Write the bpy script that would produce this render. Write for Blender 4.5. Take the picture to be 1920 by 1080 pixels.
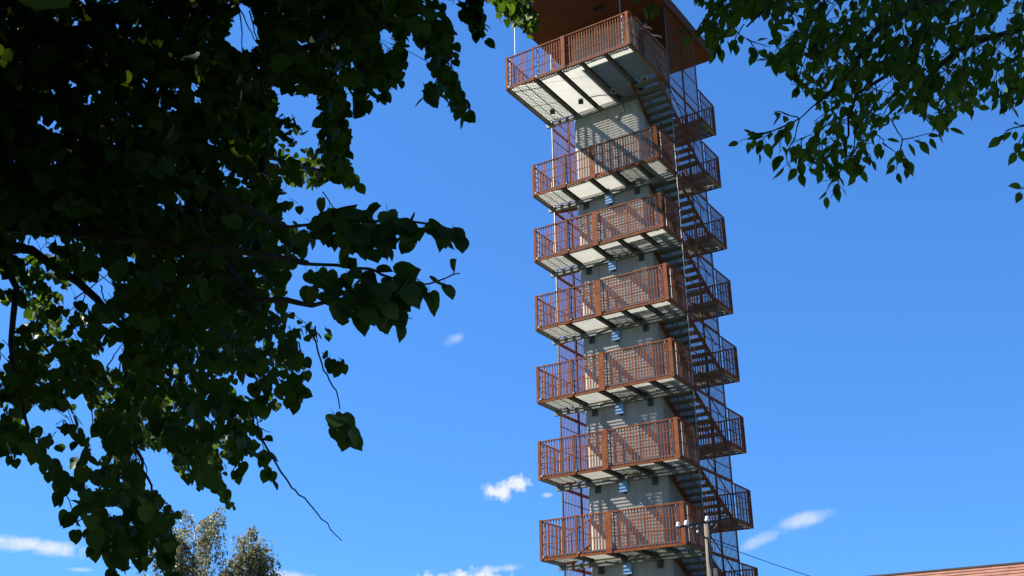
import bpy, bmesh, math, random
import numpy as np
from mathutils import Vector, Matrix

for o in list(bpy.data.objects): bpy.data.objects.remove(o, do_unlink=True)
SC = bpy.context.scene
COL = SC.collection
RNG = random.Random(11)
NR = np.random.default_rng(7)

# ------------------------------------------------------------------ camera
CAM = Vector((17.477, -32.864, 1.6))
YAW, PITCH, ROLL, FPX = -0.57376, 0.39670, -0.012075, 2077.28
_fw = Vector((math.sin(YAW)*math.cos(PITCH), math.cos(YAW)*math.cos(PITCH), math.sin(PITCH)))
_rt = Vector((math.cos(YAW), -math.sin(YAW), 0))
_up = _rt.cross(_fw)
RT = _rt*math.cos(ROLL)+_up*math.sin(ROLL)
UP = -_rt*math.sin(ROLL)+_up*math.cos(ROLL)
FW = _fw
cd = bpy.data.cameras.new('camera'); co = bpy.data.objects.new('camera', cd); COL.objects.link(co)
cd.sensor_width = 36; cd.lens = FPX/1920*36; cd.clip_end = 3000; cd.clip_start = 0.05
m = Matrix((RT, UP, -FW)).transposed().to_4x4(); m.translation = CAM
co.matrix_world = m
SC.camera = co
SC.render.resolution_x, SC.render.resolution_y = 1024, 576

# ------------------------------------------------------------------ light
SUN = Vector((-0.873, -0.28, 1.0)).normalized()            # towards the sun
EL = math.asin(SUN.z)
W = bpy.data.worlds.new('World'); SC.world = W; W.use_nodes = True
sl = bpy.data.lights.new('sun', 'SUN'); so = bpy.data.objects.new('sun', sl); COL.objects.link(so)
sl.energy = 4.8; sl.angle = math.radians(0.53); sl.color = (1.0, 0.94, 0.84)
so.rotation_euler = SUN.to_track_quat('Z', 'Y').to_euler(); so.location = (0, 0, 60)
SC.view_settings.view_transform = 'Standard'; SC.view_settings.look = 'None'
SC.view_settings.exposure = 2.0; SC.view_settings.gamma = 1.0
SKY_STRENGTH = 0.05

def ray(px, py): return FW+RT*((px-960)/FPX)-UP*((py-540)/FPX)
def P(px, py, d): return CAM+ray(px, py)*d
def onz(px, py, z): d = ray(px, py); return CAM+d*((z-CAM.z)/d.z)

def build_world():
    nt = W.node_tree; N = nt.nodes; L = nt.links; N.clear()
    out = N.new('ShaderNodeOutputWorld'); bg = N.new('ShaderNodeBackground')
    bg.inputs[1].default_value = SKY_STRENGTH
    sky = N.new('ShaderNodeTexSky'); sky.sky_type = 'NISHITA'; sky.sun_disc = False
    sky.sun_elevation = EL; sky.sun_rotation = math.atan2(SUN.x, SUN.y)
    sky.altitude = 300; sky.air_density = 1.0; sky.dust_density = 0.2; sky.ozone_density = 3.0
    tc = N.new('ShaderNodeTexCoord')
    def math_(op, a, b=None, c=None, clamp=False):
        n = N.new('ShaderNodeMath'); n.operation = op; n.use_clamp = clamp
        for i, v in enumerate((a, b, c)):
            if v is None: continue
            if isinstance(v, (int, float)): n.inputs[i].default_value = v
            else: L.new(v, n.inputs[i])
        return n.outputs[0]
    def dot(v):
        n = N.new('ShaderNodeVectorMath'); n.operation = 'DOT_PRODUCT'
        L.new(tc.outputs['Generated'], n.inputs[0]); n.inputs[1].default_value = v
        return n.outputs['Value']
    def noise(scale, detail, rough):
        n = N.new('ShaderNodeTexNoise'); n.inputs['Scale'].default_value = scale
        n.inputs['Detail'].default_value = detail; n.inputs['Roughness'].default_value = rough
        L.new(tc.outputs['Generated'], n.inputs['Vector']); return n.outputs[0]
    n1 = noise(70, 8, .62); n2 = noise(34, 7, .6); n3 = noise(160, 6, .6)
    total = None
    # small fair-weather clouds: direction, half width and half height in radians, tilt, softness, density
    clouds = [((935, 922), 38, 18, 5, 1.0, 1.0), ((970, 908), 28, 20, 25, 1.0, 1.0), ((1026, 928), 13, 6, 0, .4, .5),
              ((850, 637), 26, 13, 25, .3, .42), ((1430, 1012), 55, 15, 20, .5, .55), ((1505, 975), 70, 17, 12, .6, .6),
              ((70, 1025), 125, 18, -4, .75, .95), ((190, 1040), 40, 9, -3, .5, .6), ((880, 1086), 62, 22, 3, 1.0, 1.0), ((815, 1090), 60, 17, 3, 1.0, 1.0), ((930, 1068), 60, 10, 6, .5, .7),
              ((545, 1080), 70, 12, -6, .6, .85), ((150, 1068), 30, 5, 0, .4, .5)]
    for (c, sx, sy, tilt, soft, dens) in clouds:
        d = ray(*c).normalized()
        a = d.cross(Vector((0, 0, 1))).normalized(); b = a.cross(d)
        t = math.radians(tilt); a2 = a*math.cos(t)+b*math.sin(t); b2 = -a*math.sin(t)+b*math.cos(t)
        u = math_('DIVIDE', dot(a2), sx/FPX); v = math_('DIVIDE', dot(b2), sy/FPX)
        r2 = math_('ADD', math_('MULTIPLY', u, u), math_('MULTIPLY', v, v))
        front = math_('GREATER_THAN', dot(d), 0.5)
        base = math_('SUBTRACT', 1.0, math_('SQRT', r2))
        nn = n1 if soft > .7 else n2
        k = math_('ADD', base, math_('MULTIPLY', math_('SUBTRACT', nn, .5), 2.6))
        k = math_('ADD', k, math_('MULTIPLY', math_('SUBTRACT', n3, .5), .9))
        if soft > .8: k = math_('MULTIPLY', k, 1.5, clamp=True)
        else: k = math_('MULTIPLY', math_('MULTIPLY', k, .9, clamp=True), math_('MULTIPLY', base, 2.2, clamp=True), clamp=True)
        k = math_('MULTIPLY', math_('MULTIPLY', k, front), dens)
        total = k if total is None else math_('MAXIMUM', total, k)
    # the same kind of cloud scattered low round the whole horizon
    sx = N.new('ShaderNodeSeparateXYZ'); L.new(tc.outputs['Generated'], sx.inputs[0])
    n4 = noise(7, 8, .6)
    low = math_('MULTIPLY', math_('SUBTRACT', .125, sx.outputs[2]), 14, clamp=True)
    k = math_('MULTIPLY', math_('MULTIPLY', math_('SUBTRACT', n4, .52), 5, clamp=True), low)
    total = math_('MAXIMUM', total, k)
    gm = N.new('ShaderNodeGamma'); gm.inputs[1].default_value = .6; L.new(sky.outputs[0], gm.inputs[0])
    hs = N.new('ShaderNodeVectorMath'); hs.operation = 'MULTIPLY'; L.new(gm.outputs[0], hs.inputs[0]); hs.inputs[1].default_value = (.385, .965, 1.90)
    mx = N.new('ShaderNodeMix'); mx.data_type = 'RGBA'
    L.new(total, mx.inputs[0]); L.new(hs.outputs[0], mx.inputs[6]); mx.inputs[7].default_value = (4.3, 4.6, 5.0, 1)
    L.new(mx.outputs[2], bg.inputs[0]); L.new(bg.outputs[0], out.inputs[0])
build_world()

# ------------------------------------------------------------------ materials
MATS = {}
def mat(name, base, rough=.6, metal=0., var=.25, scale=3., col2=None, bump=0., bscale=30., trans=0., streak=False, spec=.5, perisland=0.):
    m = bpy.data.materials.new(name); m.use_nodes = True
    nt = m.node_tree; N = nt.nodes; L = nt.links; b = N['Principled BSDF']; out = N['Material Output']
    b.inputs['Roughness'].default_value = rough; b.inputs['Metallic'].default_value = metal
    b.inputs['Specular IOR Level'].default_value = spec
    tc = N.new('ShaderNodeTexCoord'); vec = tc.outputs['Object']
    if streak:
        mp = N.new('ShaderNodeMapping'); mp.inputs['Scale'].default_value = (1, 1, .12); L.new(vec, mp.inputs[0]); vec = mp.outputs[0]
    nz = N.new('ShaderNodeTexNoise'); nz.inputs['Scale'].default_value = scale; nz.inputs['Detail'].default_value = 7; nz.inputs['Roughness'].default_value = .65
    L.new(vec, nz.inputs['Vector'])
    cr = N.new('ShaderNodeValToRGB'); cr.color_ramp.elements[0].position = .3; cr.color_ramp.elements[1].position = .7
    c2 = col2 or tuple(min(1, c*(1+var)) for c in base)
    c1 = tuple(c*(1-var) for c in base) if col2 is None else base
    cr.color_ramp.elements[0].color = (*c1, 1); cr.color_ramp.elements[1].color = (*c2, 1)
    L.new(nz.outputs[0], cr.inputs[0]); col = cr.outputs[0]
    if perisland:
        g = N.new('ShaderNodeNewGeometry'); oi = N.new('ShaderNodeObjectInfo')
        ad = N.new('ShaderNodeMath'); ad.operation = 'ADD'; L.new(g.outputs['Random Per Island'], ad.inputs[0]); L.new(oi.outputs['Random'], ad.inputs[1])
        fr = N.new('ShaderNodeMath'); fr.operation = 'FRACT'; L.new(ad.outputs[0], fr.inputs[0])
        mr = N.new('ShaderNodeMapRange'); mr.inputs[3].default_value = 1-perisland; mr.inputs[4].default_value = 1+perisland; L.new(fr.outputs[0], mr.inputs[0])
        hv = N.new('ShaderNodeHueSaturation'); L.new(col, hv.inputs['Color']); L.new(mr.outputs[0], hv.inputs['Value'])
        m2 = N.new('ShaderNodeMapRange'); hr_ = (.515, .48) if perisland > .2 else (.506, .500); m2.inputs[3].default_value, m2.inputs[4].default_value = hr_; L.new(fr.outputs[0], m2.inputs[0]); L.new(m2.outputs[0], hv.inputs['Hue'])
        col = hv.outputs[0]
    L.new(col, b.inputs['Base Color'])
    if bump:
        n2 = N.new('ShaderNodeTexNoise'); n2.inputs['Scale'].default_value = bscale; n2.inputs['Detail'].default_value = 5
        L.new(tc.outputs['Object'], n2.inputs['Vector'])
        bp = N.new('ShaderNodeBump'); bp.inputs['Strength'].default_value = bump; bp.inputs['Distance'].default_value = .02
        L.new(n2.outputs[0], bp.inputs['Height']); L.new(bp.outputs[0], b.inputs['Normal'])
    if trans:
        t = N.new('ShaderNodeBsdfTranslucent'); mx = N.new('ShaderNodeMixShader'); mx.inputs[0].default_value = trans
        h2 = N.new('ShaderNodeHueSaturation'); h2.inputs['Saturation'].default_value = 1.25; h2.inputs['Value'].default_value = 1.9; h2.inputs['Hue'].default_value = .485
        L.new(col, h2.inputs['Color']); L.new(h2.outputs[0], t.inputs[0])
        L.new(b.outputs[0], mx.inputs[1]); L.new(t.outputs[0], mx.inputs[2]); L.new(mx.outputs[0], out.inputs[0])
    MATS[name] = m
    return m
RUST = mat('rust_steel', (.115, .026, .008), .85, 0, col2=(.25, .066, .017), scale=4, bump=.15, bscale=60, spec=.2, perisland=.16)
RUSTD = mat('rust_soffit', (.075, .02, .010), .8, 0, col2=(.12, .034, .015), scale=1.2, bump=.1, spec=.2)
GALV = mat('galvanised_steel', (.36, .37, .37), .5, .25, var=.15, scale=8)
GRAT = mat('grating_steel', (.37, .38, .36), .6, .35, var=.12, scale=2)
DARKST = mat('weathered_steel', (.06, .063, .06), .6, .2, var=.3, scale=6)
BEAMST = mat('beam_steel', (.15, .16, .155), .55, .3, var=.3, scale=5)
BLACK = mat('black_housing', (.02, .02, .022), .5, 0)
LEAF1 = mat('lime_leaf', (.026, .050, .012), .55, 0, col2=(.045, .076, .018), scale=5, trans=.34, perisland=.35, spec=.1)
LEAF2 = mat('elm_leaf', (.045, .085, .017), .5, 0, col2=(.07, .12, .027), scale=5, trans=.40, perisland=.35, spec=.1)
LEAFB = mat('birch_leaf', (.115, .125, .065), .6, 0, col2=(.17, .175, .095), scale=3, trans=.25, perisland=.4, spec=.25)
BARK = mat('bark', (.035, .028, .02), .9, 0, var=.4, scale=12, bump=.5, bscale=25)
BIRCHB = mat('birch_bark', (.5, .48, .44), .8, 0, col2=(.12, .11, .1), scale=5)
WOOD = mat('grey_pole_wood', (.05, .04, .031), .9, 0, col2=(.10, .083, .066), scale=6, streak=True, bump=.4)
PORC = mat('white_porcelain', (.75, .74, .70), .25, 0, var=.05)
BLUE = mat('light_blue_paint', (.20, .36, .62), .35, 0, var=.06)
GRASS = mat('grass_ground', (.022, .036, .012), .95, 0, col2=(.038, .052, .02), scale=.6, bump=.6)
TILE = mat('red_brown_roof', (.13, .055, .033), .55, 0, col2=(.23, .11, .07), scale=2.5, spec=.4)
RIDGE = mat('dark_ridge', (.05, .035, .03), .6)
PLASTER = mat('plaster', (.55, .48, .38), .9, 0, var=.1)
GLASS = mat('window_glass', (.02, .025, .03), .08)
WHITEP = mat('white_paint', (.75, .75, .72), .5, 0, var=.05)
SKIN = mat('skin', (.45, .24, .16), .6, 0, var=.08)
SHIRT = mat('dark_red_shirt', (.12, .03, .03), .9)
TROUS = mat('dark_trousers', (.03, .03, .04), .9)
HAIR = mat('dark_hair', (.015, .01, .008), .6)

def concrete():
    m = mat('board_marked_concrete', (.29, .27, .23), .9, 0, col2=(.43, .40, .345), scale=1.3, bump=.25, bscale=9, streak=True)
    nt = m.node_tree; N = nt.nodes; L = nt.links; b = N['Principled BSDF']
    lk = b.inputs['Base Color'].links[0]; src = lk.from_socket
    tc = N.new('ShaderNodeTexCoord'); sp = N.new('ShaderNodeSeparateXYZ'); L.new(tc.outputs['Object'], sp.inputs[0])
    def wave(sock, period, width):
        d = N.new('ShaderNodeMath'); d.operation = 'DIVIDE'; L.new(sock, d.inputs[0]); d.inputs[1].default_value = period
        f = N.new('ShaderNodeMath'); f.operation = 'FRACT'; L.new(d.outputs[0], f.inputs[0])
        g = N.new('ShaderNodeMath'); g.operation = 'LESS_THAN'; L.new(f.outputs[0], g.inputs[0]); g.inputs[1].default_value = width/period
        return g.outputs[0]
    a = wave(sp.outputs[0], .75, .012); c = wave(sp.outputs[2], 2.8, .015)
    mxm = N.new('ShaderNodeMath'); mxm.operation = 'MAXIMUM'; L.new(a, mxm.inputs[0]); L.new(c, mxm.inputs[1])
    ml = N.new('ShaderNodeMath'); ml.operation = 'MULTIPLY'; ml.inputs[1].default_value = .5; L.new(mxm.outputs[0], ml.inputs[0])
    # fine vertical runs of rust and damp
    mp = N.new('ShaderNodeMapping'); mp.inputs['Scale'].default_value = (5, 5, .25); L.new(tc.outputs['Object'], mp.inputs[0])
    nz = N.new('ShaderNodeTexNoise'); nz.inputs['Scale'].default_value = 2; nz.inputs['Detail'].default_value = 6; L.new(mp.outputs[0], nz.inputs[0])
    cr = N.new('ShaderNodeValToRGB'); cr.color_ramp.elements[0].position = .5; cr.color_ramp.elements[1].position = .75; L.new(nz.outputs[0], cr.inputs[0])
    sm = N.new('ShaderNodeMath'); sm.operation = 'MULTIPLY'; sm.inputs[1].default_value = .6; L.new(cr.outputs[0], sm.inputs[0])
    m1 = N.new('ShaderNodeMix'); m1.data_type = 'RGBA'; L.new(sm.outputs[0], m1.inputs[0]); L.new(src, m1.inputs[6]); m1.inputs[7].default_value = (.22, .18, .14, 1)
    m2 = N.new('ShaderNodeMix'); m2.data_type = 'RGBA'; L.new(ml.outputs[0], m2.inputs[0]); L.new(m1.outputs[2], m2.inputs[6]); m2.inputs[7].default_value = (.12, .115, .10, 1)
    L.new(m2.outputs[2], b.inputs['Base Color'])
    return m
CONC = concrete()

# ------------------------------------------------------------------ mesh helpers
class MB:
    def __init__(s): s.v = []; s.f = []
    def box(s, x0, x1, y0, y1, z0, z1):
        n = len(s.v)
        s.v += [(x0,y0,z0),(x1,y0,z0),(x1,y1,z0),(x0,y1,z0),(x0,y0,z1),(x1,y0,z1),(x1,y1,z1),(x0,y1,z1)]
        s.f += [tuple(n+i for i in q) for q in ((0,3,2,1),(4,5,6,7),(0,1,5,4),(1,2,6,5),(2,3,7,6),(3,0,4,7))]
        return s
    def bar(s, a, b, w, h, up=(0,0,1)):
        a = Vector(a); b = Vector(b); d = (b-a).normalized(); u = Vector(up)
        if abs(d.dot(u)) > .98: u = Vector((1,0,0))
        x = d.cross(u).normalized()*w/2; y = x.cross(d).normalized()*h/2
        n = len(s.v)
        s.v += [tuple(p) for c in (a, b) for p in (c-x-y, c+x-y, c+x+y, c-x+y)]
        s.f += [tuple(n+i for i in q) for q in ((3,2,1,0),(4,5,6,7),(0,1,5,4),(1,2,6,5),(2,3,7,6),(3,0,4,7))]
        return s
    def tube(s, pts, rad, seg=6):
        pts = [Vector(p) for p in pts]
        if not isinstance(rad, (list, tuple)): rad = [rad]*len(pts)
        n0 = len(s.v); u = None
        for i, p in enumerate(pts):
            d = (pts[min(i+1, len(pts)-1)]-pts[max(i-1, 0)]).normalized()
            if u is None: u = d.orthogonal().normalized()
            u = (u-d*u.dot(d)).normalized(); w = d.cross(u)
            for k in range(seg):
                a = 2*math.pi*k/seg
                s.v.append(tuple(p+(u*math.cos(a)+w*math.sin(a))*rad[i]))
        for i in range(len(pts)-1):
            for k in range(seg):
                a = n0+i*seg+k; b = n0+i*seg+(k+1) % seg
                s.f.append((a, b, b+seg, a+seg))
        s.f.append(tuple(n0+k for k in reversed(range(seg)))); e = n0+(len(pts)-1)*seg
        s.f.append(tuple(e+k for k in range(seg)))
        return s
    def lathe(s, c, prof, seg=12, axis=(0,0,1)):
        c = Vector(c); q = Vector(axis).to_track_quat('Z', 'Y'); n0 = len(s.v)
        for (r, z) in prof:
            for k in range(seg):
                a = 2*math.pi*k/seg
                s.v.append(tuple(c+q@Vector((r*math.cos(a), r*math.sin(a), z))))
        for i in range(len(prof)-1):
            for k in range(seg):
                a = n0+i*seg+k; b = n0+i*seg+(k+1) % seg
                s.f.append((a, b, b+seg, a+seg))
        return s
    def mesh(s, name, m):
        me = bpy.data.meshes.new(name); me.from_pydata(s.v, [], s.f); me.materials.append(m); me.update(); return me
    def build(s, name, m, parent=None, kind=None, smooth=False):
        me = s.mesh(name, m)
        if smooth: me.polygons.foreach_set('use_smooth', [True]*len(me.polygons))
        return link(name, me, parent, kind)
def link(name, me, parent=None, kind=None, mw=None):
    o = bpy.data.objects.new(name, me); COL.objects.link(o)
    if mw is not None: o.matrix_world = mw
    if parent is not None:
        o.parent = parent
        o.matrix_parent_inverse = Matrix.Translation(parent_world(parent)).inverted()
    if kind: o['kind'] = kind
    return o
def parent_world(p):
    t = p.location.copy(); q = p.parent
    while q is not None:                      # parts sit at the origin of their thing, only roots are moved
        q = q.parent
    return t
def tag(o, label, cat, group=None):
    o['label'] = label; o['category'] = cat
    if group: o['group'] = group
    return o
def empty(name, loc=(0,0,0)):
    o = bpy.data.objects.new(name, None); COL.objects.link(o); o.location = loc; o.empty_display_size = .2; return o

# ------------------------------------------------------------------ ground
g = MB(); nn = 40; S = 900
for i in range(nn+1):
    for j in range(nn+1): g.v.append((-S/2+S*i/nn, -S/2+S*j/nn+100, 0))
for i in range(nn):
    for j in range(nn): a = i*(nn+1)+j; g.f.append((a, a+nn+1, a+nn+2, a+1))
o = g.build('ground', GRASS); o['kind'] = 'structure'; o['label'] = 'mown grass around the tower'

# ------------------------------------------------------------------ the tower
HW = 2.731; DEP = 5.96; PY = (1.57, 2.93, 4.30); H = 2.8
FRONT = [21.6075-H*k for k in range(8)]                    # undersides of the front landings, downwards
TOPZ = 25.50; RH = 1.385; SOFF = 29.28
T = empty('observation_tower', (0, 2.98, 0))
tag(T, 'tall concrete stair tower with rust brown railed landings and a flat canopy', 'tower')
# core
def rounded_rect(x0, x1, y0, y1, r, n=6):
    pts = []
    for cx, cy, a0 in ((x1-r, y0+r, -90), (x1-r, y1-r, 0), (x0+r, y1-r, 90), (x0+r, y0+r, 180)):
        for k in range(n+1):
            a = math.radians(a0+90*k/n); pts.append((cx+r*math.cos(a), cy+r*math.sin(a)))
    return pts
cm = MB(); ring = rounded_rect(-1.60, 1.5, 1.37, 4.59, .22); n = len(ring)
zz = [-.3]+[2.0+2.8*k for k in range(9)]+[SOFF-.004]
for z in zz: cm.v += [(x, y, z) for x, y in ring]
for i in range(len(zz)-1):
    for k in range(n): a = i*n+k; b = i*n+(k+1) % n; cm.f.append((a, b, b+n, a+n))
core = cm.build('concrete_core', CONC, T, smooth=False); core['label'] = 'weathered grey concrete shaft'

def grating(x0, x1, y0, y1, z, parent, hole=None):
    b = MB(); y = y0
    while y < y1:
        segs = [(x0, x1)]
        if hole and hole[2] < y < hole[3]:
            segs = [s_ for s_ in ((x0, hole[0]), (hole[1], x1)) if s_[1]-s_[0] > .05]
        for s_ in segs: b.box(s_[0], s_[1], y, y+.004, z-.014, z+.032)
        y += .034
    x = x0
    while x <= x1:
        if hole and hole[0] < x < hole[1]:
            if hole[2] > y0+.05: b.box(x, x+.004, y0, hole[2], z+.018, z+.030)
            if hole[3] < y1-.05: b.box(x, x+.004, hole[3], y1, z+.018, z+.030)
        else: b.box(x, x+.004, y0, y1, z+.018, z+.030)
        x += .10
    return b.build('grating', GRAT, parent, 'stuff')

BARM = {}
def barmesh(h, w=.042, t=.012):
    k = (round(h, 3), w, t)
    if k not in BARM: BARM[k] = MB().box(-w/2, w/2, -t/2, t/2, 0, h).mesh('bar', RUST)
    return BARM[k]

def railing(name, p0, p1, z, h, posts, wide, outward, single):
    """rust steel railing from p0 to p1 (xy); posts: positions along it of galvanised posts, wide: positions of broad rust posts"""
    p0 = Vector((*p0, 0)); p1 = Vector((*p1, 0)); Ln = (p1-p0).length; d = (p1-p0)/Ln; o3 = Vector((*outward, 0))
    r = MB()
    for zz_, hh in ((.035, .07), (.57, .022), (.97, .022), (h-.02, .045)):
        r.bar(p0+Vector((0,0,z+zz_)), p1+Vector((0,0,z+zz_)), .05 if hh > .03 else .022, hh)
    for q, w_ in wide:
        c = p0+d*q+o3*.034
        r.bar(c+Vector((0,0,z+.004)), c+Vector((0,0,z+h+.012)), w_ if abs(d.x) > .5 else .02, .02 if abs(d.x) > .5 else w_, up=(0,1,0))
    rail = r.build('railing', RUST, T)
    for q in posts:
        c = p0+d*q-o3*.07
        g = MB(); g.tube([c+Vector((0,0,z+.02)), c+Vector((0,0,z+h-.03))], .022, 8); g.build('post', GALV, rail)
    nb = int(round(Ln/.112)); mw = Matrix(((d.x, -d.y, 0, 0), (d.y, d.x, 0, 0), (0, 0, 1, 0), (0, 0, 0, 1)))
    big = MB()
    for i in range(1, nb):
        q = Ln*i/nb; c = p0+d*q+Vector((0, 0, z+.06))
        if any(abs(q-a) < w_/2+.012 for a, w_ in wide): continue
        if single:
            mm = mw.copy(); mm.translation = c
            link('bar', barmesh(h-.09), rail, None, mm)
        else: big.bar(c, c+Vector((0, 0, h-.09)), .042 if abs(d.x) > .5 else .012, .012 if abs(d.x) > .5 else .042, up=(0, 1, 0))
    if not single: big.build('railing_bars', RUST, rail, 'stuff')
    return rail

def landing(y0, y1, z, beams, core_cut=False, hole=None, edge=RUST):
    f = MB()
    if y0 < 2.9:
        f.box(-HW+.06, HW-.06, y0+.035, y0+.045, z+.075, z+.16)         # toe plate behind the bars
        for a, b_ in ((-HW+.03, -HW+.19), (HW-.13, HW-.03)): f.box(a, b_, y0+.03, y1, z+.003, z+.012)
        f.box(-HW+.03, -HW+.04, y0+.03, y1, z+.0125, z+.157); f.box(HW-.04, HW-.03, y0+.03, y1, z+.0125, z+.157)
    else:
        f.box(-HW+.06, HW-.06, y1-.045, y1-.035, z+.075, z+.16)
        for a, b_ in ((-HW+.03, -HW+.19), (HW-.13, HW-.03)): f.box(a, b_, y0, y1-.03, z+.003, z+.012)
        f.box(-HW+.03, -HW+.04, y0, y1-.03, z+.0125, z+.157); f.box(HW-.04, HW-.03, y0, y1-.03, z+.0125, z+.157)
    fr = f.build('landing', BEAMST, T)
    for x in beams:
        b = MB(); b.box(x-.07, x+.07, y0+.05, y1-.05, z+.012, z+.02); b.box(x-.012, x+.012, y0+.05, y1-.05, z+.0205, z+.13); b.box(x-.07, x+.07, y0+.05, y1-.05, z+.1305, z+.139)
        b.build('beam', DARKST, fr)
    gy0, gy1 = y0+.02, y1-.02
    if y0 < 2.9: gy1 = min(gy1, 1.36)
    else: gy0 = max(gy0, 4.60)
    grating(-HW+.065, HW-.065, gy0, gy1, z+.141, fr, hole)
    # deep cross beam along the core face
    c = MB(); yb = 1.24 if y0 < 2.9 else 4.605
    c.box(-HW-.045, HW-.06, yb, yb+.012, z-.165, z+.005)
    c.box(-HW-.045, HW-.06, yb+.0125, yb+.11, z-.165, z-.153); c.box(-HW-.045, HW-.06, yb+.0125, yb+.11, z-.007, z+.0045)
    c.build('cross_beam', BEAMST, fr)
    return fr
BX = (-1.47, -.22, .82, 1.76)
POSTS_F = (.17, 1.45, 4.0, 5.15); WIDE_F = ((.05, .10), (1.47, .075), (2.70, .20), (5.38, .15))
for i, z in enumerate(FRONT):
    if i > 7: break
    fr = landing(0, 1.62, z, BX)
    railing('front', (-HW, 0), (HW, 0), z, RH, POSTS_F, WIDE_F, (0, -1), i < 6)
    for s in (-1, 1): railing('side', (s*HW, .06), (s*HW, 1.50), z, RH, (.35, 1.3), (), (s, 0), False)
    # brackets, lamp box and its small lamp on the shaft under each landing
    for x in (-1.42, 1.12):
        b = MB(); xx = max(x, -1.12); b.box(xx-.10, xx+.10, 1.30, 1.38, z-.42, z-.1705); b.box(xx-.13, xx+.13, 1.25, 1.378, z-.1795, z-.166); b.box(xx-.012, xx+.012, 1.26, 1.2995, z-.40, z-.18)
        b.build('bracket', DARKST, core)
    b = MB(); b.box(-.22, .08, 1.24, 1.382, z-.52, z-.17)
    lb = b.build('lamp_box', BLUE, core); lb['label'] = 'light blue square box on the shaft'
    b = MB(); b.lathe((-.03, 1.30, z-.59), [(.0, .075), (.05, .07), (.06, .02), (.035, 0), (0, 0)], 10)
    b.build('lamp', BLACK, core)
    # cable along the cross beam
    b = MB(); pts = [(-.9+.25*k, 1.225, z-.05-.05*math.sin(k*1.3+i)) for k in range(9)]+[(1.2, 1.2, z-.18), (1.2, 1.3, z-.3)]
    b.tube(pts, .012, 5); b.build('cable', BLACK, core)
    # two junction boxes under the deck
    for x in (-.1, 1.0):
        b = MB(); b.box(x, x+.14, 1.05, 1.16, z-.06, z+.01); b.bar((x+.05, 1.1, z-.2), (x+.05, 1.1, z-.05), .03, .03); b.build('junction_box', BLACK, fr)
REAR = [z+1.4 for z in FRONT]
for z in REAR+[TOPZ]:
    landing(PY[2], DEP, z, BX)
    railing('rear', (-HW, DEP), (HW, DEP), z, RH, POSTS_F, WIDE_F, (0, 1), False)
    for s in (-1, 1): railing('side', (s*HW, PY[2]+.08), (s*HW, DEP-.06), z, RH, (.3, 1.4), (), (s, 0), False)
# wide platform under the canopy
AY = -1.85
fr = landing(AY, 1.62, TOPZ, (-1.42, -.42, .60, 1.62), hole=(1.52, 2.67, .45, 1.6))
railing('front', (-HW, AY), (HW, AY), TOPZ, 1.47, POSTS_F, ((.05, .10), (1.30, .06), (2.62, .17), (5.38, .13)), (0, -1), False)
for s in (-1, 1): railing('side', (s*HW, AY+.06), (s*HW, 1.5), TOPZ, 1.5, (.4, 1.7, 3.0), (), (s, 0), False)
for (px, py) in ((1036, 209), (1089, 190), (1150, 170), (1208, 147)):
    p = onz(px, py, TOPZ-.12)
    b = MB(); dirv = Vector((.35, -.6, -.72)).normalized()
    b.bar(p-dirv*.10, p+dirv*.05, .17, .15); b.bar(p+dirv*.0505, p+dirv*.11, .20, .18)
    b.bar(p+Vector((0,.02,.05)), p+Vector((0,.02,.14)), .04, .10)
    f = b.build('floodlight', BLACK if px < 1100 else GALV, fr)
    bb = MB(); bb.bar(p+dirv*.1105, p+dirv*.115, .16, .14); bb.build('lens', GLASS, f)
# cable loop under the platform
b = MB(); b.tube([onz(*q, TOPZ-.06) for q in ((1105, 183), (1122, 179), (1142, 178), (1156, 184))]+[Vector((.8, 1.2, TOPZ-.2)), Vector((.78, 1.34, TOPZ-.5)), Vector((.5, 1.35, TOPZ-.62)), Vector((.45, 1.35, TOPZ-.85))], .02, 5)
b.build('cable', BLACK, core)

# stair flights: seven open treads between two stringers and a handrail
def flight(x0, x1, yl, zl, yh, zh, name='stair_flight'):
    n = max(7, int(round((zh-zl)/.178)))
    s = MB()
    for x in (x0+.02, x1-.02):
        s.bar((x, yl, zl+.02), (x, yh, zh+.02), .014, .24)
    st = s.build(name, RUST, T)
    for k in range(1, n):
        t = k/n; y = yl+(yh-yl)*t; z = zl+.15+(zh-zl)*t
        dy = abs(yh-yl)/n
        b = MB(); sg = 1 if yh > yl else -1
        b.box(x0+.03, x1-.03, min(y, y+sg*dy*.80), max(y, y+sg*dy*.80), z-.035, z)
        b.box(x0+.03, x1-.03, y-sg*.006-.004, y-sg*.006+.004, z-.075, z+.003)
        b.build('tread', BEAMST, st)
    hr = MB()
    for x in (x0+.06, x1-.12):
        hr.tube([(x, yl, zl+1.05), (x, yh, zh+1.05)], .021, 6)
        for k in range(4):
            t = (k+.5)/4; y = yl+(yh-yl)*t; z = zl+(zh-zl)*t
            hr.tube([(x, y, z+.1), (x, y, z+1.04)], .014, 5)
    hr.build('handrail', RUST, st)
for i, z in enumerate(FRONT):
    lo = z-1.4
    if i < 7: flight(1.54, 2.66, PY[2]+.04, lo, 1.60, z)
    else: flight(1.54, 2.66, PY[2]+.6, -.06, 1.60, z)
    flight(-2.66, -1.63, 1.60, z, PY[2]+.04, z+1.4)
flight(1.54, 2.66, PY[2]+.04, REAR[0], .50, TOPZ)

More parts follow.
